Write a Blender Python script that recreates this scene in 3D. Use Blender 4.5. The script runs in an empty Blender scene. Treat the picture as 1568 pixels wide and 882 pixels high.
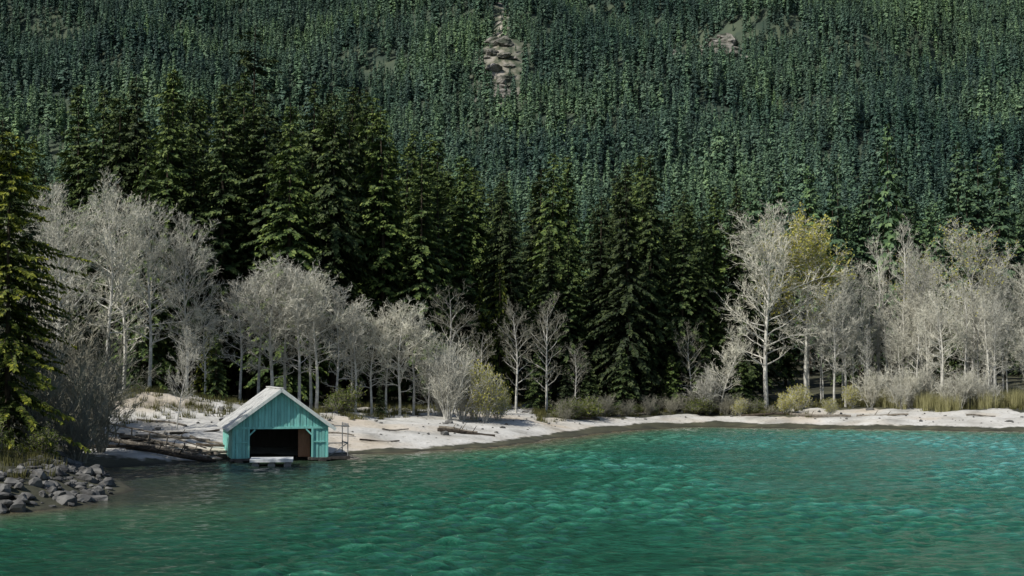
import bpy, math, random
import numpy as np
from mathutils import Vector, Matrix
R=np.random.default_rng
scene=bpy.context.scene
PI=math.pi

# ------------------------------------------------------------ mesh helper
class MB:
    def __init__(s): s.V=[];s.F=[];s.n=0
    def add(s,V,F,mat=0,tint=0.5):
        V=np.asarray(V,float).reshape(-1,3);F=np.asarray(F,int)
        if len(F)==0: return
        s.V.append(V); t=np.broadcast_to(np.asarray(tint,float),(len(F),))
        s.F.append((F+s.n,mat,t)); s.n+=len(V)
    def mesh(s,name,mats,smooth=False):
        V=np.concatenate(s.V); me=bpy.data.meshes.new(name)
        me.vertices.add(len(V)); me.vertices.foreach_set('co',V.astype(np.float32).ravel())
        L=np.concatenate([f.ravel() for f,_,_ in s.F])
        tot=np.concatenate([np.full(len(f),f.shape[1]) for f,_,_ in s.F])
        st=np.concatenate([[0],np.cumsum(tot)[:-1]])
        mi=np.concatenate([np.full(len(f),m) for f,m,_ in s.F])
        ti=np.concatenate([t for _,_,t in s.F])
        me.loops.add(len(L)); me.loops.foreach_set('vertex_index',L.astype(np.int32))
        me.polygons.add(len(tot)); me.polygons.foreach_set('loop_start',st.astype(np.int32))
        me.polygons.foreach_set('material_index',mi.astype(np.int32))
        me.polygons.foreach_set('use_smooth',np.full(len(tot),smooth))
        me.update(calc_edges=True)
        a=me.attributes.new('tint','FLOAT','FACE'); a.data.foreach_set('value',ti.astype(np.float32))
        for m in mats: me.materials.append(m)
        return me
def obj(name,me,loc=(0,0,0),rot=(0,0,0),sc=(1,1,1),parent=None):
    o=bpy.data.objects.new(name,me); o.location=loc; o.rotation_euler=rot; o.scale=sc
    scene.collection.objects.link(o)
    if parent: o.parent=parent
    return o
def norm(a): return a/np.maximum(np.linalg.norm(a,axis=-1,keepdims=True),1e-9)
def tube(P,r,k=6):
    P=np.asarray(P,float);n=len(P);r=np.broadcast_to(r,(n,))
    T=norm(np.gradient(P,axis=0)); ref=np.array([0.31,0.17,0.93]) if abs(T[0,2])<0.8 else np.array([1,0.1,0])
    A=norm(np.cross(T,ref));B=np.cross(T,A)
    a=np.arange(k)*2*PI/k
    V=P[:,None]+r[:,None,None]*(np.cos(a)[None,:,None]*A[:,None]+np.sin(a)[None,:,None]*B[:,None])
    i=np.arange(n-1)[:,None]*k;j=np.arange(k)[None]
    F=np.stack([i+j,i+(j+1)%k,i+k+(j+1)%k,i+k+j],-1).reshape(-1,4)
    return V.reshape(-1,3),F
def box(mb,c,s,mat=0,rz=0,M=None,tint=.5):
    v=np.array([[x,y,z] for x in(-.5,.5) for y in(-.5,.5) for z in(-.5,.5)])*np.array(s)
    if rz:
        cc,ss=math.cos(rz),math.sin(rz); v=v@np.array([[cc,ss,0],[-ss,cc,0],[0,0,1]])
    if M is not None: v=v@np.array(M).T
    v=v+np.array(c)
    mb.add(v,[[0,1,3,2],[4,6,7,5],[0,4,5,1],[2,3,7,6],[0,2,6,4],[1,5,7,3]],mat,tint)

# ------------------------------------------------------------ materials
def mat(name):
    m=bpy.data.materials.new(name);m.use_nodes=True
    nt=m.node_tree;b=nt.nodes['Principled BSDF'];b.inputs['Roughness'].default_value=.8
    return m,nt,b
def N(nt,t,**k):
    n=nt.nodes.new(t)
    for a,v in k.items():
        if a in('operation','blend_type','data_type','attribute_name','noise_dimensions','feature','mode'): setattr(n,a,v)
        else: n.inputs[a].default_value=v
    return n
def ramp(nt,src,stops):
    r=nt.nodes.new('ShaderNodeValToRGB'); e=r.color_ramp.elements
    while len(e)<len(stops): e.new(.5)
    for q,(p,c) in zip(e,stops): q.position=p;q.color=(*c,1)
    nt.links.new(src,r.inputs[0]); return r
def mixc(nt,f,a,b,bt='MIX'):
    m=nt.nodes.new('ShaderNodeMix');m.data_type='RGBA';m.blend_type=bt
    for s,v in((0,f),(6,a),(7,b)):
        if hasattr(v,'is_output'): nt.links.new(v,m.inputs[s])
        else: m.inputs[s].default_value=v if s==0 else (*v,1)
    return m.outputs[2]
def foliage(name,dark,mid,light,hue_rand=(.8,1.25),transl=.25,stand=0):
    m,nt,b=mat(name)
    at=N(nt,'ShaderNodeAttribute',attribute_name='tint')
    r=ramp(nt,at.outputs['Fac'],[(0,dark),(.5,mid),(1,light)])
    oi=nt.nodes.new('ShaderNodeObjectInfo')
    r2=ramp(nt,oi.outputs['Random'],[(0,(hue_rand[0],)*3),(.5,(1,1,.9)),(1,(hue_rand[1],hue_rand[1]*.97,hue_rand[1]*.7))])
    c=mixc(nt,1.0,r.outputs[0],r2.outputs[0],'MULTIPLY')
    if stand:
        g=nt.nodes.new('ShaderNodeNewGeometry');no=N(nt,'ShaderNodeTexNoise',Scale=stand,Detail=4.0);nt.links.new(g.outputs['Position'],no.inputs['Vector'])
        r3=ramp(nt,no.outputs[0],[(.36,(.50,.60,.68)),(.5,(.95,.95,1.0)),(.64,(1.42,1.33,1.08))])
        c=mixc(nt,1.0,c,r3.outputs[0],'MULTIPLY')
    nt.links.new(c,b.inputs['Base Color']); b.inputs['Roughness'].default_value=.65
    b.inputs['Specular IOR Level'].default_value=.25
    if transl>0:
        tr=nt.nodes.new('ShaderNodeBsdfTranslucent');nt.links.new(c,tr.inputs[0])
        mx=nt.nodes.new('ShaderNodeMixShader');mx.inputs[0].default_value=transl
        nt.links.new(b.outputs[0],mx.inputs[1]);nt.links.new(tr.outputs[0],mx.inputs[2])
        nt.links.new(mx.outputs[0],nt.nodes['Material Output'].inputs[0])
    return m
def bark(name,c0,c1,scale=3,rand=.25):
    m,nt,b=mat(name)
    tc=nt.nodes.new('ShaderNodeTexCoord');no=N(nt,'ShaderNodeTexNoise',Scale=scale,Detail=4.0)
    nt.links.new(tc.outputs['Object'],no.inputs['Vector'])
    r=ramp(nt,no.outputs[0],[(.3,c0),(.7,c1)])
    oi=nt.nodes.new('ShaderNodeObjectInfo')
    r2=ramp(nt,oi.outputs['Random'],[(0,(1-rand,)*3),(1,(1+rand*.3,1+rand*.25,1+rand*.05))])
    c=mixc(nt,1.0,r.outputs[0],r2.outputs[0],'MULTIPLY')
    nt.links.new(c,b.inputs['Base Color']);b.inputs['Roughness'].default_value=.9
    b.inputs['Specular IOR Level'].default_value=.1
    return m
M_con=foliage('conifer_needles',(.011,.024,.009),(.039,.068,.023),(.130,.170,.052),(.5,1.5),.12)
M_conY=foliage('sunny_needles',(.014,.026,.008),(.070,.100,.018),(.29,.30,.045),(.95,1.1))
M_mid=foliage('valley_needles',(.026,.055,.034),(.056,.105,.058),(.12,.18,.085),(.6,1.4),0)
M_far=foliage('hillside_needles',(.034,.072,.062),(.072,.132,.102),(.135,.208,.142),(.62,1.38),0,.006)  # distance haze put into the needle colour: paler and bluer
M_barkD=bark('conifer_bark',(.03,.024,.018),(.08,.065,.05))
M_barkG=bark('alder_bark',(.34,.33,.30),(.70,.69,.65),2)
M_twig=bark('bare_twigs',(.40,.39,.335),(.65,.64,.565),1,.30)
M_twigD=bark('dark_twigs',(.18,.175,.14),(.33,.32,.26),1)
M_bud=foliage('spring_buds',(.26,.27,.07),(.40,.39,.10),(.55,.50,.13),(.9,1.05),.3)
M_leaf=foliage('shrub_leaves',(.05,.08,.015),(.11,.15,.025),(.2,.22,.04),(.9,1.1),.35)
M_wood=bark('weathered_wood',(.10,.085,.07),(.27,.245,.21),6)
M_woodD=bark('wet_wood',(.03,.025,.02),(.09,.075,.06),6)

# ------------------------------------------------------------ terrain
shore=[(3600,220),(300,150),(120,136),(80,132),(48.5,134.7),(40,138),(33.3,140.5),(27,142.5),(21.3,147),(15,144.5),(10.7,140.5),(5.2,132),(1.8,124),(-1.3,115.6),
(-3.2,109.5),(-6,106),(-9,102.5),(-11.9,101),(-15.5,97),(-18.9,94.5),(-22,91),(-24.2,89),(-25.8,85),(-25.2,80),(-23.4,77),(-21.4,73),(-20.2,69),(-19.2,65),(-19.6,62),(-21.5,59),(-26,56.5),(-40,52),(-120,40),(-3600,20)]
land=np.array(shore+[(-3600,4000),(3600,4000)],float)
sh=np.array(shore,float)
def sdist(x,y):
    x=np.asarray(x,float);y=np.asarray(y,float)
    d=np.full(x.shape,1e9)
    for a,b in zip(sh[:-1],sh[1:]):
        e=b-a;t=np.clip(((x-a[0])*e[0]+(y-a[1])*e[1])/(e@e),0,1)
        d=np.minimum(d,np.hypot(x-a[0]-t*e[0],y-a[1]-t*e[1]))
    ins=np.zeros(x.shape,bool);P=land
    for i in range(len(P)):
        x1,y1=P[i];x2,y2=P[(i+1)%len(P)]
        if y1==y2: continue
        c=((y1>y)!=(y2>y))&(x<(x2-x1)*(y-y1)/(y2-y1)+x1); ins^=c
    return np.where(ins,d,-d)
def sn(x,y,L,seed,n=7):
    r=R(seed);o=0
    for i in range(n):
        a=r.uniform(0,2*PI);k=2*PI/(L*r.uniform(.55,1.6))
        o=o+np.sin(k*(np.cos(a)*x+np.sin(a)*y)+r.uniform(0,6.28))
    return o/math.sqrt(n/2)
def sstep(a,b,x): t=np.clip((x-a)/(b-a),0,1);return t*t*(3-2*t)
def ground_z(x,y):
    x=np.asarray(x,float);y=np.asarray(y,float)
    s=sdist(x,y)+ .3*sn(x,y,9,3)+.18*sn(x,y,3,4)
    bank=sstep(90,76,y)*sstep(-10,-20,x)
    sl=.125*(1-bank)+.34*bank
    sl=sl*np.where(x>24,.75,1)
    top=2.0*(1-bank)+3.0*bank
    z=np.where(s>0,top*(1-np.exp(-np.maximum(s,0)*sl/top*1.15)),np.maximum(s*(.16+.15*bank),-7))
    z=z+np.where(s>20,np.minimum((s-20)*.03,8),0)
    z=z+2.1*np.exp(-(((x+29)/9)**2+((y-112)/9)**2))*sstep(0,8,s)
    z=z+(.07*sn(x,y,6,5)+.04*sn(x,y,2.2,6))*sstep(-1,4,s)
    q=np.clip((y-660)/120,-30,30)
    h=.43*120*np.log1p(np.exp(q))
    up=sstep(650,1100,y)
    h=h+up*(20*sn(x,y*.6,420,11)+9*sn(x,y,150,12))
    dd=(x-260)-(y-1150)*.9
    h=h-up*34*np.exp(-(dd/90)**2)*sstep(100,260,x)
    return z+h
def gz(x,y): return float(ground_z(np.array([x]),np.array([y]))[0])
def hill_y(bx,el):
    for y in range(800,2100,6):
        if (gz(bx*y,y)-6)/y>el: return float(y)
    return 1500.
Y1=hill_y(-.0087,.210);Y2=hill_y(.147,.222);X1=-.0087*Y1;X2=.147*Y2
gx=np.concatenate([np.linspace(-3600,-700,30)[:-1],np.arange(-700,-80,20),np.arange(-80,100,.8),np.arange(100,700,20),np.linspace(700,3600,30)])
gy=np.concatenate([np.linspace(-400,20,8),np.arange(30,46,3),np.arange(46,190,.8),np.arange(190,500,10),np.arange(500,3200,18),[3400,3600]])
X,Y=np.meshgrid(gx,gy);Z=ground_z(X,Y);S=sdist(X,Y)
def grid_faces(nx,ny):
    i=np.arange(ny-1)[:,None]*nx;j=np.arange(nx-1)[None]
    return np.stack([i+j,i+j+1,i+nx+j+1,i+nx+j],-1).reshape(-1,4)
mb=MB();mb.add(np.stack([X,Y,Z],-1).reshape(-1,3),grid_faces(len(gx),len(gy)))
m,nt,b=mat('ground_soil')
rock_a=lambda x,y: np.maximum(np.exp(-((x-X1)/18)**2)*sstep(Y1-70,Y1-40,y)*sstep(Y1+60,Y1+20,y),np.exp(-((x-X1)/8)**2)*sstep(Y1-20,Y1+10,y)*sstep(1900,1700,y))
sandm=sstep(-3,-.5,S)*(1-sstep(15,19,S+2*sn(X,Y,7,21)))*sstep(-33,-27,X+ (Y-100)*.2)
sandm=np.where(Y<92,sandm*sstep(84,92,Y),sandm)
sandm=np.where((X>22),sstep(-3,-.5,S)*(1-sstep(8,11,S+1.0*sn(X,Y,5,22))),sandm)
sandm=np.where((X>3)&(Y>125),sandm*np.clip(sstep(27,32,X)+sstep(7,4,X)*sstep(4,2,S)+sstep(2.0,1.1,S+.5*sn(X,Y,4,23)),0,1),sandm)
me=mb.mesh('ground',[m],True)
for nme,a in(('sand',sandm),('rockm',rock_a(X,Y))):
    A=me.attributes.new(nme,'FLOAT','POINT');A.data.foreach_set('value',a.astype(np.float32).ravel())
ground=obj('ground',me)
geo=nt.nodes.new('ShaderNodeNewGeometry')
def pnoise(sc,det=5.0,vec=None):
    n=N(nt,'ShaderNodeTexNoise',Scale=sc,Detail=det);nt.links.new(vec or geo.outputs['Position'],n.inputs['Vector']);return n.outputs[0]
sandc=ramp(nt,pnoise(.35,8.0),[(.3,(.29,.28,.255)),(.48,(.46,.45,.42)),(.7,(.57,.56,.535))]).outputs[0]
red=ramp(nt,pnoise(.12,3.0),[(.5,(1,1,1)),(.68,(.97,.87,.75))]).outputs[0]
sandc=mixc(nt,1.0,sandc,red,'MULTIPLY')
speck=ramp(nt,pnoise(3.0,6.0),[(.31,(.4,.38,.33)),(.41,(1,1,1))]).outputs[0]
sandc=mixc(nt,.75,sandc,speck,'MULTIPLY')
soil=ramp(nt,pnoise(.5,6.0),[(.3,(.02,.022,.012)),(.55,(.05,.05,.028)),(.75,(.10,.095,.055))]).outputs[0]
a1=N(nt,'ShaderNodeAttribute',attribute_name='sand').outputs['Fac'];a2=N(nt,'ShaderNodeAttribute',attribute_name='rockm').outputs['Fac']
ma=N(nt,'ShaderNodeMath',operation='MULTIPLY_ADD');nt.links.new(pnoise(1.2,5.0),ma.inputs[0]);ma.inputs[1].default_value=.9;nt.links.new(a1,ma.inputs[2])
mk=ramp(nt,ma.outputs[0],[(.78,(0,0,0)),(1.0,(1,1,1))]).outputs[0]
c=mixc(nt,mk,soil,sandc)
sx=nt.nodes.new('ShaderNodeSeparateXYZ');nt.links.new(geo.outputs['Position'],sx.inputs[0])
hz_=N(nt,'ShaderNodeMath',operation='MULTIPLY');nt.links.new(sx.outputs['Z'],hz_.inputs[0]);hz_.inputs[1].default_value=.02
hillc=ramp(nt,pnoise(.05,6.0),[(.35,(.025,.045,.03)),(.65,(.065,.085,.05))]).outputs[0]
c=mixc(nt,ramp(nt,hz_.outputs[0],[(.3,(0,0,0)),(.6,(1,1,1))]).outputs[0],c,hillc)
rk=ramp(nt,pnoise(.13,8.0),[(.44,(.045,.06,.035)),(.52,(.15,.145,.105)),(.62,(.30,.275,.235))]).outputs[0]
c=mixc(nt,a2,c,rk)
wet=ramp(nt,sx.outputs['Z'],[(.02,(.45,.43,.38)),(.09,(1,1,1))]).outputs[0]
c=mixc(nt,1.0,c,wet,'MULTIPLY')
nt.links.new(c,b.inputs['Base Color']);b.inputs['Roughness'].default_value=.95
bp=N(nt,'ShaderNodeBump',Strength=.7,Distance=.12);nt.links.new(pnoise(2.5,8.0),bp.inputs['Height']);nt.links.new(bp.outputs[0],b.inputs['Normal'])

# ------------------------------------------------------------ water
wx=np.concatenate([np.linspace(-3600,-60,20)[:-1],np.arange(-60,-45,1.),np.arange(-45,70,.22),np.arange(70,90,1.),np.linspace(90,3600,20)])
wy=np.concatenate([np.linspace(-400,15,14)[:-1],np.arange(15,80,.13),np.arange(80,152,.22),np.linspace(152,700,30)])
X,Y=np.meshgrid(wx,wy)
r=R(8);Z=np.zeros_like(X)
for i in range(54):
    lam=.6*(2.2/.6)**r.uniform(0,1);a=math.radians(-68+r.normal(0,30));k=2*PI/lam
    ph=k*(math.cos(a)*X+math.sin(a)*Y)+r.uniform(0,6.28)
    Z+=.048*lam/(2*PI)*(np.sin(ph)+.25*np.cos(2*ph))
gust=.8+.35*sn(X,Y*.6,22,31)
S=sdist(X,Y); fade=sstep(90,60,np.abs(X-12)+0*Y)*sstep(0,12,-S)*.85+.15
fade*=sstep(10,25,Y)
Z=Z*np.clip(gust,.4,1.3)*fade
depth=np.maximum(-ground_z(X,Y),0)
mb=MB();mb.add(np.stack([X,Y,Z],-1).reshape(-1,3),grid_faces(len(wx),len(wy)))
m,nt,b=mat('lake_water');me=mb.mesh('lake_water',[m],True)
A=me.attributes.new('depth','FLOAT','POINT');A.data.foreach_set('value',depth.astype(np.float32).ravel())
cl=sstep(-7,-15,X-(Y-70)*.12)*sstep(99,88,Y)*sstep(56,66,Y)  # mask: left-bank shade and tree reflection painted into the water colour
A=me.attributes.new('bank_shade','FLOAT','POINT');A.data.foreach_set('value',cl.astype(np.float32).ravel())
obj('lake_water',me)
geo=nt.nodes.new('ShaderNodeNewGeometry')
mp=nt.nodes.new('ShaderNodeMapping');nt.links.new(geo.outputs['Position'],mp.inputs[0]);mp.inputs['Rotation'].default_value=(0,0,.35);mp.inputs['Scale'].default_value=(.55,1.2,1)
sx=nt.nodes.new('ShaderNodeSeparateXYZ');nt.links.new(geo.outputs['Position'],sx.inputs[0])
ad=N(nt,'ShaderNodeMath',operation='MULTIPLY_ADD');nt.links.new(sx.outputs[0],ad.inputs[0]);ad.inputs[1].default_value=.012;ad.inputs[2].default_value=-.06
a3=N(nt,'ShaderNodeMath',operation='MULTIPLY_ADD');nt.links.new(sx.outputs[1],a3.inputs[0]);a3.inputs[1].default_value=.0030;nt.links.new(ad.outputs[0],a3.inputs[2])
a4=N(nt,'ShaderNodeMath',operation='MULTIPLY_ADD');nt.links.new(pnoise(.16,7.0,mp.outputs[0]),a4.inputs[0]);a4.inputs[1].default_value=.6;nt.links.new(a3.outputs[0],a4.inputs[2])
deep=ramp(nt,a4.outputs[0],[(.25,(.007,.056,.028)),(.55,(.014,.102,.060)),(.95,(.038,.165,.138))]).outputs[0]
dp=N(nt,'ShaderNodeAttribute',attribute_name='depth').outputs['Fac']
sc_=N(nt,'ShaderNodeMath',operation='MULTIPLY');nt.links.new(dp,sc_.inputs[0]);sc_.inputs[1].default_value=.33
shl=ramp(nt,sc_.outputs[0],[(0,(1,1,1)),(.12,(.75,.75,.75)),(.75,(0,0,0))]).outputs[0]
shc=ramp(nt,sc_.outputs[0],[(0,(.13,.11,.07)),(.25,(.055,.115,.055)),(.8,(.020,.120,.062))]).outputs[0]
c=mixc(nt,shl,deep,shc)
mu=N(nt,'ShaderNodeAttribute',attribute_name='bank_shade').outputs['Fac']
shdk=N(nt,'ShaderNodeMath',operation='MULTIPLY');nt.links.new(mu,shdk.inputs[0]);shdk.inputs[1].default_value=.85
c=mixc(nt,shdk.outputs[0],c,(.018,.028,.018))
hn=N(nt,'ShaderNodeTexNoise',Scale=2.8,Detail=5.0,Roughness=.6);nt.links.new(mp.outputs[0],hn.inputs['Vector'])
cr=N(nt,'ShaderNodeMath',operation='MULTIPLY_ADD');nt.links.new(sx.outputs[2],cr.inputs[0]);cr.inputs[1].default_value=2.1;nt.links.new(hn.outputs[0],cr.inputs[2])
crr=ramp(nt,cr.outputs[0],[(.28,(.52,.54,.54)),(.48,(.90,.91,.91)),(.62,(1.28,1.22,1.25)),(.80,(3.2,2.1,2.3))]).outputs[0]  # crests lightened, troughs darkened in the colour, standing in for sky reflection
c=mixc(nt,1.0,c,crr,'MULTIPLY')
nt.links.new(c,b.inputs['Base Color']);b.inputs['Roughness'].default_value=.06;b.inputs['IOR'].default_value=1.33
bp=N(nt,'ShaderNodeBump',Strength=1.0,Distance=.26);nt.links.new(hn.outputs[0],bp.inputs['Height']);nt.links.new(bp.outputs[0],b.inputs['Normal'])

# ------------------------------------------------------------ conifers
def conifer(seed,H,Rr,t0=.12,whorl=.42,per=6,step=.28,sl=.62,sw=.15,mats=None,droop=.35,pw=.75,ragged=.35,gaps=0.,trunk=True,name='c',shell=.5):
    r=R(seed);mb=MB()
    hh=np.linspace(0,H,14);wob=.05*H*.15
    tx=wob*np.sin(hh/H*4+r.uniform(0,6))*hh/H;ty=wob*np.cos(hh/H*3+r.uniform(0,6))*hh/H
    if trunk:
        V,F=tube(np.stack([tx,ty,hh-.3],1),np.linspace(.011*H,.02,14),7);mb.add(V,F,1,.5)
    zz=[];z=t0*H
    while z<H*.985:
        zz+= [z+r.uniform(-.5,.5)*whorl for _ in range(max(3,int(per*r.uniform(.7,1.3))))];z+=whorl*r.uniform(.8,1.25)*(1.1-.4*z/H)
    zz=np.array(zz);t=(zz/H-t0)/(1-t0);t=np.clip(t,0,.995);n=len(zz)
    az=r.uniform(0,2*PI,n)
    lump=1+ragged*.6*np.sin(az*2+zz*.55+r.uniform(0,6))+ragged*.4*np.sin(az*3-zz*1.3)
    prof=(1-t)**pw*np.minimum(1,.55+t*3.0)
    L=Rr*prof*lump*r.uniform(1-ragged,1.15,n)+.05*Rr
    keep=r.uniform(0,1,n)>gaps; zz,t,az,L=zz[keep],t[keep],az[keep],L[keep];n=len(zz)
    up=.35*(t-.35)+r.normal(0,.08,n)
    def pos(i,s):
        rad=L[i]*s; zc=zz[i]+rad*up[i]-droop*L[i]*s**1.6+.12*L[i]*np.maximum(s-.7,0)
        bx=np.interp(zz[i],hh,tx);by=np.interp(zz[i],hh,ty)
        return np.stack([bx+rad*np.cos(az[i]),by+rad*np.sin(az[i]),zc],-1)
    i=np.arange(n)
    if trunk:
        a=pos(i,np.zeros(n));c_=pos(i,np.full(n,.5));e=pos(i,np.full(n,.95))
        w=np.stack([-np.sin(az),np.cos(az),np.zeros(n)],1)*(.012+.008*L)[:,None]
        V=np.stack([a-w,a+w,c_+w*.7,c_-w*.7,e],1).reshape(-1,3);k=np.arange(n)[:,None]*5
        mb.add(V,k+np.array([[0,1,2,3]]),1);mb.add(V,k+np.array([[3,2,4]]),1)
    cnt=np.maximum(2 if step<1 else 1,(L/step).astype(int)+1);idx=np.repeat(i,cnt)
    s=(np.concatenate([np.arange(c) for c in cnt])+r.uniform(0,1,len(idx)))/np.repeat(cnt,cnt)
    s=.12+.9*s
    for side in(-1,1,0):
        m_=len(idx);p=pos(idx,s);p2=pos(idx,s+.02);T=norm(p2-p)
        W=np.stack([-np.sin(az[idx]),np.cos(az[idx]),np.zeros(m_)],1)*side
        d=T*r.uniform(.5,1,m_)[:,None]+W*r.uniform(.5,1.1,m_)[:,None]+np.array([0,0,-1])*(r.uniform(.05,.65,m_)[:,None]+(.35 if side==0 else 0))
        d=norm(d+r.normal(0,.12,(m_,3)))
        sc1=np.minimum(1,L[idx]/Rr*1.5)
        ln=sl*r.uniform(.55,1.25,m_)*(.40+.75*sc1)*(1.05-.35*s)
        rad=np.stack([np.cos(az[idx]),np.sin(az[idx]),np.zeros(m_)],1)
        up_=norm(np.array([0,0,1.])+rad*shell*1.3+r.normal(0,.55-.3*shell,(m_,3)))
        sd=norm(np.cross(d,up_));wd=sw*r.uniform(.6,1.3,m_)*(.45+.55*sc1)
        q=p+d*(ln*.5)[:,None]+np.array([0,0,.04])
        V=np.stack([p,q+sd*wd[:,None],p+d*ln[:,None],q-sd*wd[:,None]],1).reshape(-1,3)
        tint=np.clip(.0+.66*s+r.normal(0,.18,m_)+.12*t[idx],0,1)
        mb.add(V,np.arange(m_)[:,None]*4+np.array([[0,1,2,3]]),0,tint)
    if trunk:
        for _ in range(int(t0*H*2.5)):
            z0=r.uniform(.05*H,t0*H+1);a0=r.uniform(0,6.28);l=r.uniform(.5,1.8)
            P=np.array([[0,0,z0],[math.cos(a0)*l,math.sin(a0)*l,z0-.2*l]]);V,F=tube(P,np.array([.03,.008]),3);mb.add(V,F,1)
    return mb.mesh(name,mats)
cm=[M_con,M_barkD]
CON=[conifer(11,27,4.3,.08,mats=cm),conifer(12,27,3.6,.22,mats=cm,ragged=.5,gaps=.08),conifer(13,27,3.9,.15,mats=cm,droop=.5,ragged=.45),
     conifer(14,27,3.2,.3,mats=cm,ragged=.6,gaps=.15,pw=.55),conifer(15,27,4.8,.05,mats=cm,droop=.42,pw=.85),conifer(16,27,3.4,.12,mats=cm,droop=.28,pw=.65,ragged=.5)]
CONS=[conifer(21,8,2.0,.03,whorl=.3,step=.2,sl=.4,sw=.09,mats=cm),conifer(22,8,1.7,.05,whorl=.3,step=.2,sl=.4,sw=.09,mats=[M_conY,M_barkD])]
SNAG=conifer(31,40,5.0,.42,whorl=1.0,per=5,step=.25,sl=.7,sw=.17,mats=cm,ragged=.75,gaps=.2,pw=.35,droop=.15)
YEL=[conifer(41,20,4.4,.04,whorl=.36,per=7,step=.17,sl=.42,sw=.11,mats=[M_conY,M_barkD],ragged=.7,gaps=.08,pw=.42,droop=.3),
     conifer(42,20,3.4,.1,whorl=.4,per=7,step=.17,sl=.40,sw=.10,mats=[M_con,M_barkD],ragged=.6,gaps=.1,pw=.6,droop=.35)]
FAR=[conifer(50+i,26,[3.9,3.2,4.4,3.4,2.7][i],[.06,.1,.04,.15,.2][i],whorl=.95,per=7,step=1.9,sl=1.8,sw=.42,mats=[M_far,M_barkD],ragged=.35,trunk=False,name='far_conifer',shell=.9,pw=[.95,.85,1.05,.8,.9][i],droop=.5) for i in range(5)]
MID=[conifer(60+i,26,[4.0,3.4,4.2][i],[.1,.18,.1][i],whorl=.75,per=6,step=.8,sl=1.1,sw=.28,mats=[M_mid,M_barkD],ragged=.45,trunk=True,name='mid_conifer',shell=.8,pw=.85) for i in range(3)]

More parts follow.
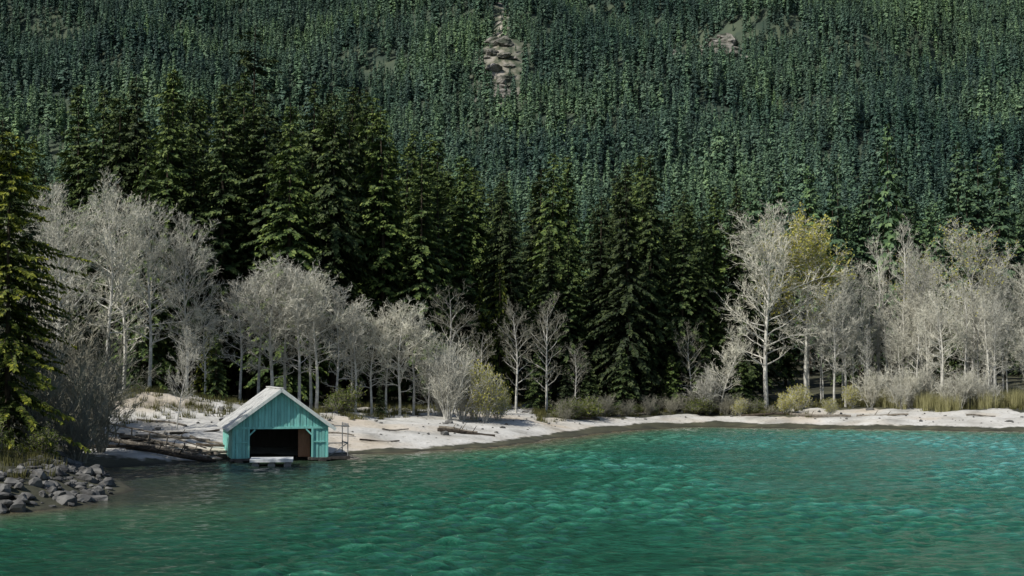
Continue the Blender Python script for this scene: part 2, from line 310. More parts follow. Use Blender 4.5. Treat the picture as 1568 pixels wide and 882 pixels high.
# ------------------------------------------------------------ bare deciduous
def bare(seed,H,spread,nl=34,stems=None,t0=.28,mats=None,dens=1.,leaf=0,leafsz=.10,w=.026,upb=.3,lean=(0,0),name='b',trunkr=.011,top=0.):
    r=R(seed);mb=MB();limbs=[]
    if stems:
        for _ in range(stems):
            a=r.uniform(0,6.28);o=np.array([math.cos(a),math.sin(a),0])
            d=norm(o*r.uniform(.1,.9)*spread/H*1.2+np.array([0,0,1.]))
            limbs.append((o*r.uniform(0,.25)*spread*.5+np.array([0,0,-.2]),d,H*r.uniform(.6,1.),.006*H+.012))
    else:
        n=12;t=np.linspace(0,1,n);ph=r.uniform(0,6,2)
        P=np.stack([lean[0]*H*t**1.4+.022*H*np.sin(t*6+ph[0])*t,lean[1]*H*t**1.4+.022*H*np.sin(t*5+ph[1])*t,H*.90*t-.3],1)
        V,F=tube(P,trunkr*H*(1-t)**.8+.012,7);mb.add(V,F,0)
        for j in range(nl):
            tt=t0+(1-t0)*((j+r.uniform(0,1))/nl)**.85;tt=min(tt,.98)
            p=np.array([np.interp(tt,t,P[:,c]) for c in range(3)])
            a=j*2.4+r.uniform(-.5,.5);u=(tt-t0)/(1-t0)
            inc=math.radians(r.uniform(58,85)*(1-u)+r.uniform(15,50)*u)
            d=np.array([math.cos(a)*math.sin(inc),math.sin(a)*math.sin(inc),math.cos(inc)])
            l=spread*(.55+.75*math.sin(min(1,u*1.15)*2.6))*r.uniform(.6,1.2)
            limbs.append((p,d,l,max(.012,trunkr*H*(1-tt)**.8*.55)))
    A=[];D=[];LL=[]
    def poly(p,d,l,n,ub,jit):
        pts=[p];d=d.copy()
        for _ in range(n):
            d=norm(d+np.array([0,0,ub/n])+r.normal(0,jit,3));pts.append(pts[-1]+d*l/n)
        return np.array(pts)
    for p,d,l,rad in limbs:
        P=poly(p,d,l,6,upb,.13);V,F=tube(P,np.linspace(rad,.010,7),4 if rad>.02 else 3);mb.add(V,F,0)
        n2=max(3,int(l*3.0*dens))
        for _ in range(n2):
            s=r.uniform(.12,1)**.8;i=min(int(s*6),5);f=s*6-i;q=P[i]*(1-f)+P[i+1]*f;T=norm(P[i+1]-P[i])
            pr=norm(np.cross(T,r.normal(0,1,3)));dd=norm(T*.75+pr*.75+np.array([0,0,.15]))
            l2=(.32*l*(1.15-.75*s)+.35)*r.uniform(.6,1.2)
            Q=poly(q,dd,l2,3,upb*.7,.12);V,F=tube(Q,np.linspace(min(rad*.4,.022)+.008,.008,4),3);mb.add(V,F,1)
            n3=max(3,int(l2*5.5*dens));s3=r.uniform(.1,1,n3)*3;i3=np.minimum(s3.astype(int),2);f3=(s3-i3)[:,None]
            A.append(Q[i3]*(1-f3)+Q[i3+1]*f3);T3=norm(Q[i3+1]-Q[i3])
            pr=norm(np.cross(T3,r.normal(0,1,(n3,3))));D.append(norm(T3*.8+pr*.7+np.array([0,0,.15])))
            LL.append((.22*l2+.28)*r.uniform(.6,1.3,n3))
    A=np.concatenate(A);D=np.concatenate(D);LL=np.concatenate(LL)
    def rib(A,D,LL,w):
        sd=norm(np.cross(D,r.normal(0,1,D.shape)))*w
        V=np.stack([A-sd,A+sd,A+D*LL[:,None]],1).reshape(-1,3);mb.add(V,np.arange(len(A))[:,None]*3+np.array([[0,1,2]]),1)
    rib(A,D,LL,w*.65)
    k=2;A4=np.repeat(A,k,0);D4=np.repeat(D,k,0);L4=np.repeat(LL,k)
    A4=A4+D4*(L4*r.uniform(.15,.9,len(A4)))[:,None]
    D4=norm(D4*.8+norm(np.cross(D4,r.normal(0,1,D4.shape)))*.7);L4=L4*r.uniform(.4,.8,len(L4))
    rib(A4,D4,L4,w*.5)
    if leaf:
        E=A4+D4*(L4*r.uniform(.5,1,len(L4)))[:,None]
        ks=r.uniform(0,1,len(E))<leaf*(np.clip((E[:,2]/H-top)*4,0,1) if top else 1.);E=E[ks]
        n=len(E);a=norm(r.normal(0,1,(n,3)))*leafsz*r.uniform(.5,1.2,n)[:,None];bb=norm(np.cross(a,r.normal(0,1,(n,3))))*leafsz*.45
        V=np.stack([E,E+a*.5+bb,E+a,E+a*.5-bb],1).reshape(-1,3);mb.add(V,np.arange(n)[:,None]*4+np.array([[0,1,2,3]]),2,r.uniform(0,1,n))
    return mb.mesh(name,mats)
bm_=[M_barkG,M_twig,M_bud];bd=[M_barkD,M_twigD,M_leaf]
ALD=[bare(101+i,12,[2.5,2.2,2.8,2.0][i],32,t0=[.3,.4,.25,.35][i],mats=bm_,dens=1.25,w=.030) for i in range(4)]
COT=[bare(111+i,20,[5.0,4.3,4.6][i],46,t0=[.22,.3,.26][i],mats=bm_,dens=.8,w=.036) for i in range(3)]
COTY=bare(121,20,5.0,46,t0=.3,mats=bm_,dens=.9,leaf=.9,leafsz=.28,w=.03,top=.4)
COTY2=bare(122,20,4.8,46,t0=.25,mats=bm_,dens=.85,leaf=.28,leafsz=.22,w=.034,top=.45)
SLIM=[bare(131+i,14,1.6,26,t0=.3,mats=bm_,dens=1.1,upb=.5) for i in range(2)]
ALDD=[bare(141+i,12,2.4,30,t0=.2,mats=[M_barkG,M_twigD,M_leaf],dens=1.0) for i in range(2)]
LEAN=bare(151,8,2.2,26,t0=.2,mats=bm_,dens=1.3,lean=(.25,0))
SHR=[bare(161+i,4,2.2,stems=20,mats=bm_,dens=1.15,w=.022) for i in range(2)]
SHRD=[bare(171+i,6,3.2,stems=[14,18][i],mats=[M_twigD,M_twigD,M_leaf],dens=.85,w=.024) for i in range(2)]
SHRY=bare(181,4,1.8,stems=20,mats=bm_,dens=1.2,leaf=.8,leafsz=.17,w=.02)
SHRG=bare(182,2.4,1.8,stems=26,mats=bd,dens=1.5,leaf=1.,leafsz=.15,w=.02)
rr=random.Random(5)
def plant(name,me,x,y,h,h0,wid=1.,rz=None):
    s=h/h0;return obj(name,me,(x,y,gz(x,y)-.05),(0,0,rr.uniform(0,6.28) if rz is None else rz),(s*wid,s*wid,s))
for i,(x,y,h) in enumerate([(-34.5,108,15.5),(-31.8,112,16.2),(-29.0,114,14.5),(-26.5,116,13.5),(-37,113,15.5),(-33,121,17)]):
    plant('bare_cottonwood_tree',COT[i%3],x,y,h,20,.95)
for i,(x,y,h) in enumerate([(-22.7,119,10.4),(-21.5,121,11.6),(-20.2,120,12.3),(-19.4,122,12.6),(-18,120.5,12.2),(-16.6,121,11.8),(-15,122,10.9),(-13.5,123,9.6),(-12.2,124,8.4),(-11,125,9.4),(-9.8,124.5,10.0),(-8.7,126,9.4),(-7.3,125,7.6),(-17.5,124,12),(-25.2,117,7.5),(-14.2,126,9.5)]):
    plant('bare_alder_tree',ALD[i%4],x,y,h,12,1.0+.1*(i%3))
for x,y,h in [(.4,138,11),(3.4,140,11.3),(-2.8,134,8),(-6,137,12),(6.5,146,7),(19,152,9)]:
    plant('bare_alder_tree',ALDD[int(abs(x))%2],x,y,h,12)
plant('bare_alder_tree',LEAN,21.8,149.5,8.2,8,rz=.2)
plant('bare_alder_tree',SHR[0],20.5,150,4.8,4)
for i,(x,y,h,w) in enumerate([(27.3,153,20.5,1.15),(36,154,14,.9),(39.6,160,15,.9),(53.5,158,15,1),(57,156,16,1),(62,158,18,1),(46,160,16,.9)]):
    plant('bare_cottonwood_tree',COT[i%3],x,y,h,20,w)
plant('budding_cottonwood_tree',COTY,32.4,157,19.6,20,1.1)
plant('budding_cottonwood_tree',COTY2,50.5,156,18.5,20,1.15)
plant('budding_cottonwood_tree',COTY2,47.5,166,16,20,1.0)
for i in range(48):
    x=rr.uniform(33,62);y=rr.uniform(149,166);plant('bare_birch_tree',(SLIM+ALD)[i%5],x,y,rr.uniform(8,14),13,.9)
for x,y,h in [(42.2,164,20),(44.8,163,21.5),(43.6,166,18)]: plant('bare_birch_tree',SLIM[0],x,y,h,14,.8)
for x,y,h in [(-5.6,123.5,6.3),(-4.4,125,5.6),(-6.6,127,7),(-3.6,127,5)]: plant('bare_willow_shrub',SHR[int(abs(x))%2],x,y,h,4,.75)
plant('spring_willow_shrub',SHRY,-2.3,124.5,4.2,4,.8);plant('spring_willow_shrub',SHRY,-3.3,126,4.8,4,.7);plant('spring_willow_shrub',SHRY,-1.2,127,3.2,4,.8)
plant('green_shrub',SHRG,-14.2,119,2.3,2.4)
for x,y,h in [(23.5,147,1.8),(28.0,146,2.2),(32.3,144.5,1.7),(30.3,150,2.5),(36,151,2.3),(16.5,148,1.8),(9.5,143.5,2.2)]: plant('willow_shrub',SHRY if x>22 else SHRD[0],x,y,h,4 if x>22 else 6,1.0)
for i in range(14): plant('bare_willow_shrub',SHR[i%2],rr.uniform(34,60),rr.uniform(147,152),rr.uniform(2.5,4.5),4,.9)
for i in range(26): x=rr.uniform(4,27);plant('bare_willow_shrub' if i%3 else 'green_shrub',SHRD[i%2] if i%3 else SHRG,x,np.interp(x,[5,10,15,21,27],[134.5,143,147,149.6,145.8])+rr.uniform(0,2.2),rr.uniform(1.0,2.6),6 if i%3 else 3,1.3)
for x,y,h in [(8,147,5),(11.5,147.5,6.5),(14,149.5,5),(17,151,6),(5.5,143,5),(24.5,152,6),(2.5,143,6),(-4,141,7),(20,153,8)]: plant('young_fir_tree',CONS[0],x,y,h,8,1.1)
plant('young_fir_tree',CONS[0],-23.9,115,5.4,8);plant('young_fir_tree',CONS[0],-11.2,121.5,2.8,8);plant('young_fir_tree',CONS[1],-26,121,6,8)
plant('young_fir_tree',CONS[1],-1.3,146,15,8,.6);plant('young_fir_tree',CONS[1],-3.3,148,13,8,.6)
for x,y,h,k in [(-26.7,75.5,17.2,0),(-29.2,77,16.5,1),(-28.6,84,14,1),(-33,80,21,0),(-34,88,16,1)]: plant('cedar_tree',YEL[k],x,y,h,20)
for x,y,h in [(-26.8,79,7),(-25.5,84.5,7.5),(-28,70,4),(-25.6,89,6.5),(-28,93,8),(-30.5,96,9),(-24.6,80.5,4.5),(-34,94,11),(-28.5,99,6)]: plant('bare_shoreline_shrub',SHRD[int(abs(x*2))%2],x,y,h,6,.85)
for x,y,h in [(-26.5,70,1.8),(-25,68,1.4),(-26.5,66,2.2),(-24.5,74,1.6)]: plant('green_shrub',SHRG,x,y,h,2.4)
plant('bare_alder_tree',LEAN,-23.6,100.5,6.5,8,.7,rz=1)
XS=[-90,-50,-45.6,-37.8,-30,-20.6,-14,-6.6,0,5,14.5,21.5,26,31,40,61,100];HS=[28,32,35,37.5,38,37.5,35,30,29,29,30,25,26,20,17,16,16]
for x,y,h,k in [(12.3,151,26.5,4),(9.6,154,23,0),(15.2,156,28,2),(18.6,155,24,0),(22.5,158,24.5,5),(25.3,159,25,4),(6,152,19,0),(-1,152,24,2),(-33,135,29,2),(-37,140,32,0),(-20,142,32.5,4),(-17.5,140,31,2),(-13,142,30,5),(-9,141,25,0),(-41,142,31,1),(-46,150,33,5),(-24,138,30,0),(-28,137,31,5)]:
    plant('fir_tree',CON[k],x,y,h,27)
plant('old_fir_tree',SNAG,-31,168,43.5,40)
pts=[]
tries=0
while len(pts)<200 and tries<20000:
    tries+=1;x=rr.uniform(-82,82);y=rr.uniform(128,205)
    if abs(x)>.42*y+4: continue
    fr=float(np.interp(x,[-82,-42,-34,-10,0,22,27,82],[120,128,130,136,148,156,170,172]))
    if y<fr: continue
    if any((x-a)**2+(y-b)**2<(3.5)**2 for a,b in pts): continue
    pts.append((x,y));h=np.interp(x*170/y,XS,HS)*(.72+.30*rr.random())*(y/170)**.45
    if y<fr+8: h*=.85
    plant('fir_tree',CON[rr.randrange(6)],x,y,h,27,rr.uniform(.85,1.1))

# ------------------------------------------------------------ instanced forest masses
def scatter(name,meshes,P,rot,scl,idx):
    col=bpy.data.collections.new(name+'_source')
    for i,me in enumerate(meshes): col.objects.link(bpy.data.objects.new('%s_source_%02d'%(name,i),me))
    me=bpy.data.meshes.new(name);me.vertices.add(len(P));me.vertices.foreach_set('co',P.astype(np.float32).ravel())
    a=me.attributes.new('rz','FLOAT','POINT');a.data.foreach_set('value',rot.astype(np.float32))
    a=me.attributes.new('sc','FLOAT_VECTOR','POINT');a.data.foreach_set('vector',scl.astype(np.float32).ravel())
    a=me.attributes.new('ix','INT','POINT');a.data.foreach_set('value',idx.astype(np.int32))
    o=obj(name,me);g=bpy.data.node_groups.new(name,'GeometryNodeTree')
    g.interface.new_socket('Geometry',in_out='INPUT',socket_type='NodeSocketGeometry');g.interface.new_socket('Geometry',in_out='OUTPUT',socket_type='NodeSocketGeometry')
    n=g.nodes;l=g.links;gi=n.new('NodeGroupInput');go=n.new('NodeGroupOutput');ip=n.new('GeometryNodeInstanceOnPoints');ci=n.new('GeometryNodeCollectionInfo')
    ci.inputs[0].default_value=col;ci.inputs['Separate Children'].default_value=True;ci.inputs['Reset Children'].default_value=True
    def at(t,nm): q=n.new('GeometryNodeInputNamedAttribute');q.data_type=t;q.inputs[0].default_value=nm;return q.outputs[0]
    cx=n.new('ShaderNodeCombineXYZ');l.new(at('FLOAT','rz'),cx.inputs[2])
    l.new(gi.outputs[0],ip.inputs['Points']);l.new(ci.outputs[0],ip.inputs['Instance']);ip.inputs['Pick Instance'].default_value=True
    l.new(at('INT','ix'),ip.inputs['Instance Index']);l.new(cx.outputs[0],ip.inputs['Rotation']);l.new(at('FLOAT_VECTOR','sc'),ip.inputs['Scale']);l.new(ip.outputs[0],go.inputs[0])
    md=o.modifiers.new('scatter','NODES');md.node_group=g;return o
def forest(name,meshes,y0,y1,sp,seed,hlo,hhi,spread=.42,pad=80):
    r=R(seed);P=[]
    for yy in np.arange(y0,y1,sp):
        w=spread*yy+pad;xs=np.arange(-w,w,sp);P.append(np.stack([xs+r.uniform(-.7,.7,len(xs))*sp,yy+r.uniform(-.7,.7,len(xs))*sp],1))
    P=np.concatenate(P);x,y=P[:,0],P[:,1]
    clear=((np.abs(x-X1)<17+6*np.sin(y*.07))&(y>Y1-68)&(y<Y1+30))|((np.abs(x-X1)<8)&(y>=Y1)&(y<1800)&(r.uniform(0,1,len(x))<.8))|((np.abs(x-X2)<22)&(y>Y2-110)&(y<Y2+25))|((np.abs(x-X2+42)<14)&(y>Y2-90)&(y<Y2+20))
    thin=r.uniform(0,1,len(x))<(.05+.12*(sn(x,y,60,77)>1.1))
    tiny=clear&(r.uniform(0,1,len(x))<.4)
    k=~(clear|thin)|tiny;x,y,tiny=x[k],y[k],tiny[k];n=len(x)
    h=(hlo+(hhi-hlo)*r.beta(1.8,1.8,n))*(1+.14*sn(x,y,90,71))*np.where(tiny,.3,1)
    sz=h/26;sxy=sz**.75*r.uniform(.75,1.25,n)
    print(name,n)
    return scatter(name,meshes,np.stack([x,y,ground_z(x,y)-.4],1),r.uniform(0,6.28,n),np.stack([sxy,sxy,sz],1),r.integers(0,len(meshes),n))
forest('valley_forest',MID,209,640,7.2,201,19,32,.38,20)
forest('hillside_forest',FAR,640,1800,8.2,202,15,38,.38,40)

# ------------------------------------------------------------ rocks
def rock_mesh(mb,c,s,seed,n=2,mat_=0,cuts=11,rz=None):
    import bmesh
    bm=bmesh.new();bmesh.ops.create_icosphere(bm,subdivisions=n,radius=1)
    V=np.array([v.co[:] for v in bm.verts]);F=np.array([[v.index for v in f.verts] for f in bm.faces]);bm.free()
    r=R(seed)
    for _ in range(cuts):
        d=norm(r.normal(0,1,3));o=r.uniform(.45,.8);k=V@d;V=V-np.maximum(k-o,0)[:,None]*d
    V=V*(1+.06*r.normal(0,1,(len(V),1)))
    V=V*np.array(s);a=r.uniform(0,6.28) if rz is None else rz;V=V@np.array([[math.cos(a),-math.sin(a),0],[math.sin(a),math.cos(a),0],[0,0,1]])
    mb.add(V+np.array(c),F,mat_,r.uniform(0,1))
M_rock=bark('shore_rock',(.03,.03,.03),(.19,.187,.178),1.6,0)
M_cliff,nt,b=mat('cliff_rock')
tc=nt.nodes.new('ShaderNodeTexCoord');no=N(nt,'ShaderNodeTexNoise',Scale=.14,Detail=9.0,Roughness=.65);nt.links.new(tc.outputs['Object'],no.inputs['Vector'])
nt.links.new(ramp(nt,no.outputs[0],[(.42,(.05,.06,.04)),(.50,(.15,.145,.12)),(.64,(.30,.28,.25))]).outputs[0],b.inputs['Base Color'])
bp=N(nt,'ShaderNodeBump',Strength=1.,Distance=3.);nt.links.new(no.outputs[0],bp.inputs['Height']);nt.links.new(bp.outputs[0],b.inputs['Normal'])
def cliff(name,n,xc,yc,wx_,wy_,smax,seed,lift):
    mb=MB();r=R(seed)
    for i in range(n):
        u,v=r.uniform(-1,1),r.uniform(-1,1)
        if u*u+v*v>1.1: continue
        x=xc+u*wx_;y=yc+v*wy_;s=smax*r.uniform(.45,1)*(1.15-.6*abs(u))
        rock_mesh(mb,(x,y,gz(x,y)+lift*s),(s*r.uniform(1.2,1.9),s*.8,s*r.uniform(.55,1.0)),seed*1000+i,3,cuts=22,rz=r.uniform(-.35,.35))
    obj(name,mb.mesh(name,[M_cliff]))
cliff('rock_outcrop',34,X1-1,Y1-8,14,36,7.5,1,.35)
cliff('rock_outcrop',14,X1,Y1+70,5,60,5,2,.3)
cliff('rock_outcrop',46,X2,Y2-18,17,34,12,3,.8)
cliff('rock_outcrop',18,X2-42,Y2-14,10,24,9,4,.7)
mb=MB();r=R(78)
n=0
while n<620:
    x=r.uniform(-30,-18);y=r.uniform(55,84);s=float(sdist(np.array([x]),np.array([y]))[0])
    if s<-.9 or s>3.2: continue
    z=gz(x,y);q=min(r.gamma(2,.08)+.07,.52)
    rock_mesh(mb,(x,y,z+q*.15),(q*r.uniform(.8,1.6),q,q*r.uniform(.45,.9)),n,2);n+=1
obj('shore_rocks',mb.mesh('shore_rocks',[M_rock]))
mb=MB();n=0
while n<450:
    x=r.uniform(-28,56);y=r.uniform(90,156);s=float(sdist(np.array([x]),np.array([y]))[0])
    if s<-.5 or s>14: continue
    q=r.gamma(1.6,.045)+.04
    if r.uniform()<.06: q*=2.2
    rock_mesh(mb,(x,y,gz(x,y)+q*.2),(q*r.uniform(.8,1.6),q,q*r.uniform(.4,.8)),n+1000,1);n+=1
obj('beach_stones',mb.mesh('beach_stones',[M_rock]))

# ------------------------------------------------------------ driftwood
def log(mb,p,q,r0,r1,m_=0,k=8):
    p=np.array(p,float);q=np.array(q,float);t=np.linspace(0,1,7)[:,None];P=p*(1-t)+q*t+np.sin(t*5+p[0])*np.array([.02,.02,.03])*2
    V,F=tube(P,np.linspace(r0,r1,7),k);mb.add(V,F,m_)
    for e in(0,6): mb.add(np.vstack([V[e*k:(e+1)*k]]),np.arange(k)[None],m_)
def shore_log(name,x,y,l,a,r0,m_,dz=.1):
    mb=MB();dx,dy=math.cos(a)*l/2,math.sin(a)*l/2
    z1=max(gz(x-dx,y-dy),0)+dz;z2=max(gz(x+dx,y+dy),0)+dz
    log(mb,(x-dx,y-dy,z1),(x+dx,y+dy,z2),r0,r0*.7);
    if r0>.1:
        for s in(-.3,.2): log(mb,(x+dx*s,y+dy*s,(z1+z2)/2),(x+dx*s+.3,y+dy*s-.3,(z1+z2)/2+.5),.05,.02,0,5)
    obj(name,mb.mesh(name,[m_]))
for x,y,l,a,r0,m_ in [(-22.6,92.5,7,-.5,.17,M_woodD),(-21.5,90,6,-.15,.16,M_woodD),(-24.5,94,6,-.9,.15,M_woodD),(-20,92.6,4,.2,.12,M_wood),(-23,97,5,.3,.12,M_wood),(-20.5,96.5,3.5,-.6,.1,M_wood),(-25.5,90.5,5,.4,.14,M_woodD),(-22,99,4,.8,.1,M_woodD),(-25,102,4,-.3,.09,M_wood),(-19.5,94.8,3,-.2,.1,M_woodD),
 (-3.6,112.7,4.6,.12,.17,M_woodD),(-4.3,114,3.2,-.2,.12,M_wood),(-13,104,3,.1,.07,M_wood),(-9,110,2.2,.5,.06,M_wood),(7,137.5,4,.7,.12,M_woodD),(13,146.5,5,.5,.14,M_wood),(31,143.6,6,-.25,.16,M_wood),(37,142.6,5,-.3,.13,M_wood),(26,146,5,-.3,.15,M_woodD),(46,140,3,.1,.1,M_wood),(-19,100,2.5,1,.08,M_wood),(-9.6,103.3,3,.35,.07,M_woodD)]:
    shore_log('driftwood_log',x,y,l,a,r0,m_)
mb=MB()
for i in range(6):
    x=-26+i*1.25;y=93.5-i*.55;z=max(gz(x,y),0);log(mb,(x,y,z-.3),(x+.05,y,z+1.15-.08*i),.06,.05,0,6)
log(mb,(-26.3,93.6,2.3),(-19.4,90.8,.85),.06,.05,0,6);log(mb,(-26.3,93.6,1.75),(-19.4,90.8,.45),.06,.05,0,6);log(mb,(-27,93,1.5),(-19,90.2,.15),.14,.12,0,8);log(mb,(-26,95,1.4),(-18.3,91.8,.25),.12,.12,0,8)
for i in range(9): t=i/8;box(mb,(-26.2+7.4*t,94-3.1*t,1.55-1.2*t),(.22,2.0,.06),0,rz=-.4)
obj('slipway_ramp',mb.mesh('slipway_ramp',[M_wood]))
def tufts(name,P,h,n,spr,m_,seed,w=.03):
    r=R(seed);mb=MB();P=np.repeat(np.array(P),n,0);k=len(P);a=r.uniform(0,6.28,k);q=r.uniform(0,spr,k)
    B=P+np.stack([np.cos(a)*q,np.sin(a)*q,0*a],1);hh=h*r.uniform(.5,1.2,k)
    T=B+np.stack([np.cos(a)*hh*.35*r.uniform(0,1,k),np.sin(a)*hh*.35*r.uniform(0,1,k),hh],1)
    s=np.stack([np.sin(a+1),np.cos(a+1),0*a],1)*w
    mb.add(np.stack([B-s,B+s,T],1).reshape(-1,3),np.arange(k)[:,None]*3+np.array([[0,1,2]]),0,r.uniform(0,1,k))
    obj(name,mb.mesh(name,[m_]))
M_reed=foliage('dry_reeds',(.17,.16,.07),(.31,.30,.14),(.44,.41,.23),(.95,1.05),.3)
r=R(90);x=r.uniform(38,76,1100);y=145.5+r.uniform(0,7,1100)+np.maximum(0,44-x)*.7;k=sn(x,y,5,92)>-.5;x,y=x[k],y[k];tufts('reed_grass',np.stack([x,y,ground_z(x,y)],1),1.7,24,.6,M_reed,91,.022)
x=r.uniform(-30,60,9000);y=r.uniform(60,160,9000);s=sdist(x,y);k=((s>10)&(s<20)&(x>-33))|((s>1.6)&(s<9)&(x>2)&(x<30)&(y>130))|((s>1.5)&(s<12)&(y<84));x,y=x[k],y[k]
M_grass=foliage('shore_grass',(.04,.045,.016),(.10,.10,.04),(.20,.19,.08),(.95,1.05),.3)
tufts('shore_grass',np.stack([x,y,ground_z(x,y)],1),.5,28,.35,M_grass,92,.02)

# ------------------------------------------------------------ boathouse
def paint(name,c,var=.25,rough=.6,sc=(3,3,.6)):
    m,nt,b=mat(name);tc=nt.nodes.new('ShaderNodeTexCoord');mp=nt.nodes.new('ShaderNodeMapping');mp.inputs['Scale'].default_value=sc
    nt.links.new(tc.outputs['Object'],mp.inputs[0]);no=N(nt,'ShaderNodeTexNoise',Scale=1.5,Detail=8.0,Roughness=.65);nt.links.new(mp.outputs[0],no.inputs['Vector'])
    r_=ramp(nt,no.outputs[0],[(.3,tuple(v*(1-var*1.4) for v in c)),(.5,c),(.75,tuple(min(1,v*(1+var*.5)+.03) for v in c))]);
    at=N(nt,'ShaderNodeAttribute',attribute_name='tint');r2=ramp(nt,at.outputs['Fac'],[(0,(.8,.8,.8)),(1,(1.1,1.1,1.1))])
    nt.links.new(mixc(nt,1.,r_.outputs[0],r2.outputs[0],'MULTIPLY'),b.inputs['Base Color']);b.inputs['Roughness'].default_value=rough;return m
P_teal=paint('teal_painted_boards',(.24,.60,.54));P_roof=paint('white_metal_roof',(.64,.64,.62),.3,.45,(1,1,1));P_trim=paint('pale_trim',(.66,.70,.66),.2)
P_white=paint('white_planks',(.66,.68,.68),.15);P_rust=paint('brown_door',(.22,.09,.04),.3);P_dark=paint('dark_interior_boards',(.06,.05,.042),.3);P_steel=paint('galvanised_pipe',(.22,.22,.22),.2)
bh=bpy.data.objects.new('boathouse',None);scene.collection.objects.link(bh);bh.location=(-14.63,90.3,0);bh.rotation_euler=(0,0,math.radians(16))
W,Ln,ez,pk=3.0,7.0,2.3,4.5
rs=(pk-ez)/W
def part(nm,mb,mats): o=obj(nm,mb.mesh(nm,mats),parent=bh);return o
r=R(5)
def boards(y,th,xs0,xs1,zb,mt=0,bw=.2,g=.008):
    mb=MB();x=xs0;i=0
    while x<xs1-1e-6:
        x2=min(x+bw,xs1);zl=pk-abs(x)*rs;zr=pk-abs(x2)*rs
        o=.022*(i%2)
        v=[[x+g,y-th/2-o,zb],[x2-g,y-th/2-o,zb],[x2-g,y+th/2,zb],[x+g,y+th/2,zb],[x+g,y-th/2-o,zl-.02],[x2-g,y-th/2-o,zr-.02],[x2-g,y+th/2,zr-.02],[x+g,y+th/2,zl-.02]]
        mb.add(v,[[0,1,2,3],[4,7,6,5],[0,4,5,1],[1,5,6,2],[2,6,7,3],[3,7,4,0]],mt,r.uniform(0,1));x=x2;i+=1
    return mb
part('front_left_panel',boards(0,.05,-W,-2.0,.22),[P_teal]);part('front_right_panel',boards(0,.05,2.0,W,.22),[P_teal]);part('front_gable',boards(0,.05,-2.0,2.0,2.05),[P_teal])
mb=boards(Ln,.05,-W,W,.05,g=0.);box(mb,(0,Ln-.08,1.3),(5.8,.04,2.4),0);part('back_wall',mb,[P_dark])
for sd,nm in((-1,'left_wall'),(1,'right_wall')):
    mb=MB();y=.03;i=0
    while y<Ln-.03:
        y2=min(y+.2,Ln-.03);box(mb,(sd*(W+.009*(i%2)),(y+y2)/2,.15+(ez-.1)/2+.02),(.05+.018*(i%2),y2-y-.014,ez-.16),0,tint=r.uniform(0,1));y=y2;i+=1
    part(nm,mb,[P_teal])
mb=MB()
for sd in(-1,1): box(mb,(sd*(W-.06),Ln/2,1.2),(.04,Ln-.3,2.1),0)
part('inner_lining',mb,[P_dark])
def slope_box(mb,sd,x0,x1,y0,y1,off,th,mt=0,tint=.5):
    ov=lambda x:pk-x*rs
    n=np.array([rs,1.]);n/=np.linalg.norm(n)
    v=[]
    for y in(y0,y1):
        for x in(x0,x1):
            for o in(off,off+th): v.append([sd*(x+n[0]*o),y,ov(x)+n[1]*o])
    mb.add(v,[[0,1,3,2],[4,6,7,5],[0,4,5,1],[2,3,7,6],[0,2,6,4],[1,5,7,3]],mt,tint)
for sd,nm in((-1,'roof_left'),(1,'roof_right')):
    mb=MB();slope_box(mb,sd,0.0,W+.42,-.4,Ln+.3,.03,.05)
    y=-.36
    while y<Ln+.28: slope_box(mb,sd,.02,W+.41,y,y+.05,.081,.035,0,.8);y+=.3
    part(nm,mb,[P_roof])
    mb=MB();slope_box(mb,sd,.0,W+.44,-.46,-.403,-.10,.19,0);part('bargeboard_'+nm[5:],mb,[P_trim])
mb=MB();box(mb,(0,Ln/2,pk+.12),(.3,Ln+.7,.05),0);part('ridge_cap',mb,[P_roof])
mb=MB()
box(mb,(0,-.075,2.12),(2*W,.05,.14),0);
for x in(-W+.05,W-.05,-2.0,2.0): box(mb,(x,-.08,1.15),(.12,.06,1.8),0)
for sd in(-1,1):
    box(mb,(sd*2.5,-.078,1.22),(.86,.04,.07),0)
    M=Matrix.Rotation(sd*math.radians(45),3,'Y');box(mb,(sd*1.78,-.08,1.84),(.5,.05,.09),0,M=M)
part('front_trim',mb,[P_teal])
mb=MB();box(mb,(-W+.7,Ln/2,.14),(1.0,Ln,.16),0);box(mb,(W-.7,Ln/2,.14),(1.0,Ln,.16),0);box(mb,(0,Ln-.6,.14),(3.6,1.0,.158),0)
for x in(-W+.4,W-.4): 
    V,F=tube([[x,-.5,-.03],[x,Ln+.2,-.03]],.26,10);mb.add(V,F,0);mb.add(V[:10],np.arange(10)[None],0)
box(mb,(-W+.45,-.2,.15),(1.2,.35,.14),0);box(mb,(W-.45,-.2,.15),(1.2,.35,.14),0)
for x in(-2.2,2.2):
    for y in(2,4,6): box(mb,(x,y,1.4),(.12,.12,2.3),0)
for y in(1.5,3.5,5.5): box(mb,(0,y,2.35),(5.8,.1,.18),0)
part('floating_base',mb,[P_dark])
mb=MB();box(mb,(1.55,.5,1.15),(.75,.06,1.8),0);box(mb,(1.55,.45,1.7),(.6,.03,.05),0);box(mb,(1.55,.45,.9),(.6,.03,.05),0);part('open_door',mb,[P_rust])
mb=MB();box(mb,(3.75,1.2,.16),(1.35,2.6,.14),0)
for i in range(13): box(mb,(3.75,.0+i*.2,.248),(1.35,.17,.03),0,tint=r.uniform())
part('side_deck',mb,[P_dark])
mb=MB()
for p,q in [((4.3,.1,.1),(4.3,.1,2.35)),((4.3,2.3,.1),(4.3,2.3,2.35)),((3.05,.1,2.2),(4.35,.1,2.2)),((3.05,.1,1.1),(4.3,.1,1.1)),((4.3,.1,2.3),(4.3,2.3,2.3)),((4.3,.1,1.1),(4.3,2.3,1.1)),((3.1,.1,.3),(4.3,.1,1.1))]:
    V,F=tube([p,q],.035,6);mb.add(V,F,0)
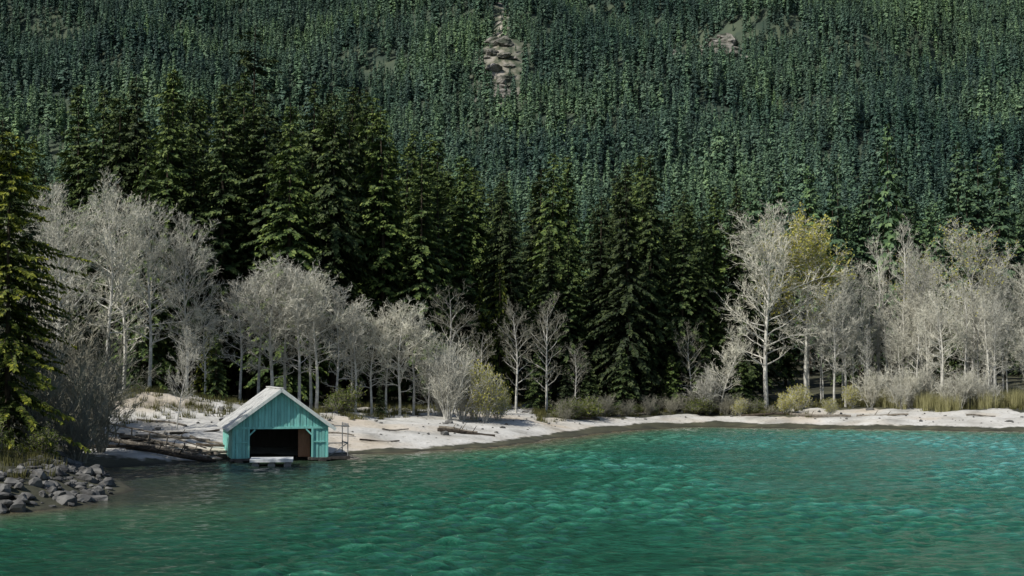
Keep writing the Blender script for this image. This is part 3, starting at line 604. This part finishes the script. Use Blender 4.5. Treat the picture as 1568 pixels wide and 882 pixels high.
part('pipe_frame',mb,[P_steel])
fd=bpy.data.objects.new('floating_dock',None);scene.collection.objects.link(fd);fd.location=(-14.55,86.6,0);fd.rotation_euler=(0,0,math.radians(8))
mb=MB()
for i in range(15): box(mb,(0,-1.05+i*.15,.42),(2.55,.135,.04),0,tint=r.uniform())
obj('deck_planks',mb.mesh('deck_planks',[P_white]),parent=fd)
mb=MB();box(mb,(0,-1.10,.33),(2.56,.05,.13),0);box(mb,(0,1.10,.33),(2.56,.05,.13),0);box(mb,(-1.25,0,.33),(.05,2.14,.13),0);box(mb,(1.25,0,.33),(.05,2.14,.13),0)
obj('frame',mb.mesh('frame',[P_white]),parent=fd)
mb=MB()
for x in(-.95,0,.95):
    V,F=tube([[x,-1.,.06],[x,1.,.06]],.22,12);mb.add(V,F,0);mb.add(V[:12],np.arange(12)[None],0);mb.add(V[12:],np.arange(12)[None],0)
obj('floats',mb.mesh('floats',[P_steel]),parent=fd)

# ------------------------------------------------------------ light, sky, camera
el=math.radians(45);sx_,sy_=-.82,-.56;q=math.hypot(sx_,sy_);sx_/=q;sy_/=q
sd=Vector((sx_*math.cos(el),sy_*math.cos(el),math.sin(el)))
L=bpy.data.lights.new('sun','SUN');L.energy=5.0;L.angle=math.radians(.5);L.color=(1,.96,.88)
o=bpy.data.objects.new('sun',L);scene.collection.objects.link(o);o.rotation_euler=sd.to_track_quat('Z','Y').to_euler()
w=bpy.data.worlds.new('World');scene.world=w;w.use_nodes=True;nt=w.node_tree
sk=nt.nodes.new('ShaderNodeTexSky');sk.sky_type='NISHITA';sk.sun_disc=False;sk.sun_elevation=el;sk.sun_rotation=math.atan2(sx_,sy_)
nt.links.new(sk.outputs[0],nt.nodes['Background'].inputs[0]);nt.nodes['Background'].inputs[1].default_value=.09
cam=bpy.data.cameras.new('camera');cam.lens=50;cam.clip_end=9000
co=bpy.data.objects.new('camera',cam);scene.collection.objects.link(co);co.location=(0,0,6);co.rotation_euler=(math.radians(90+3.15),0,0)
scene.camera=co
scene.view_settings.view_transform='Standard';scene.view_settings.look='None';scene.view_settings.exposure=0
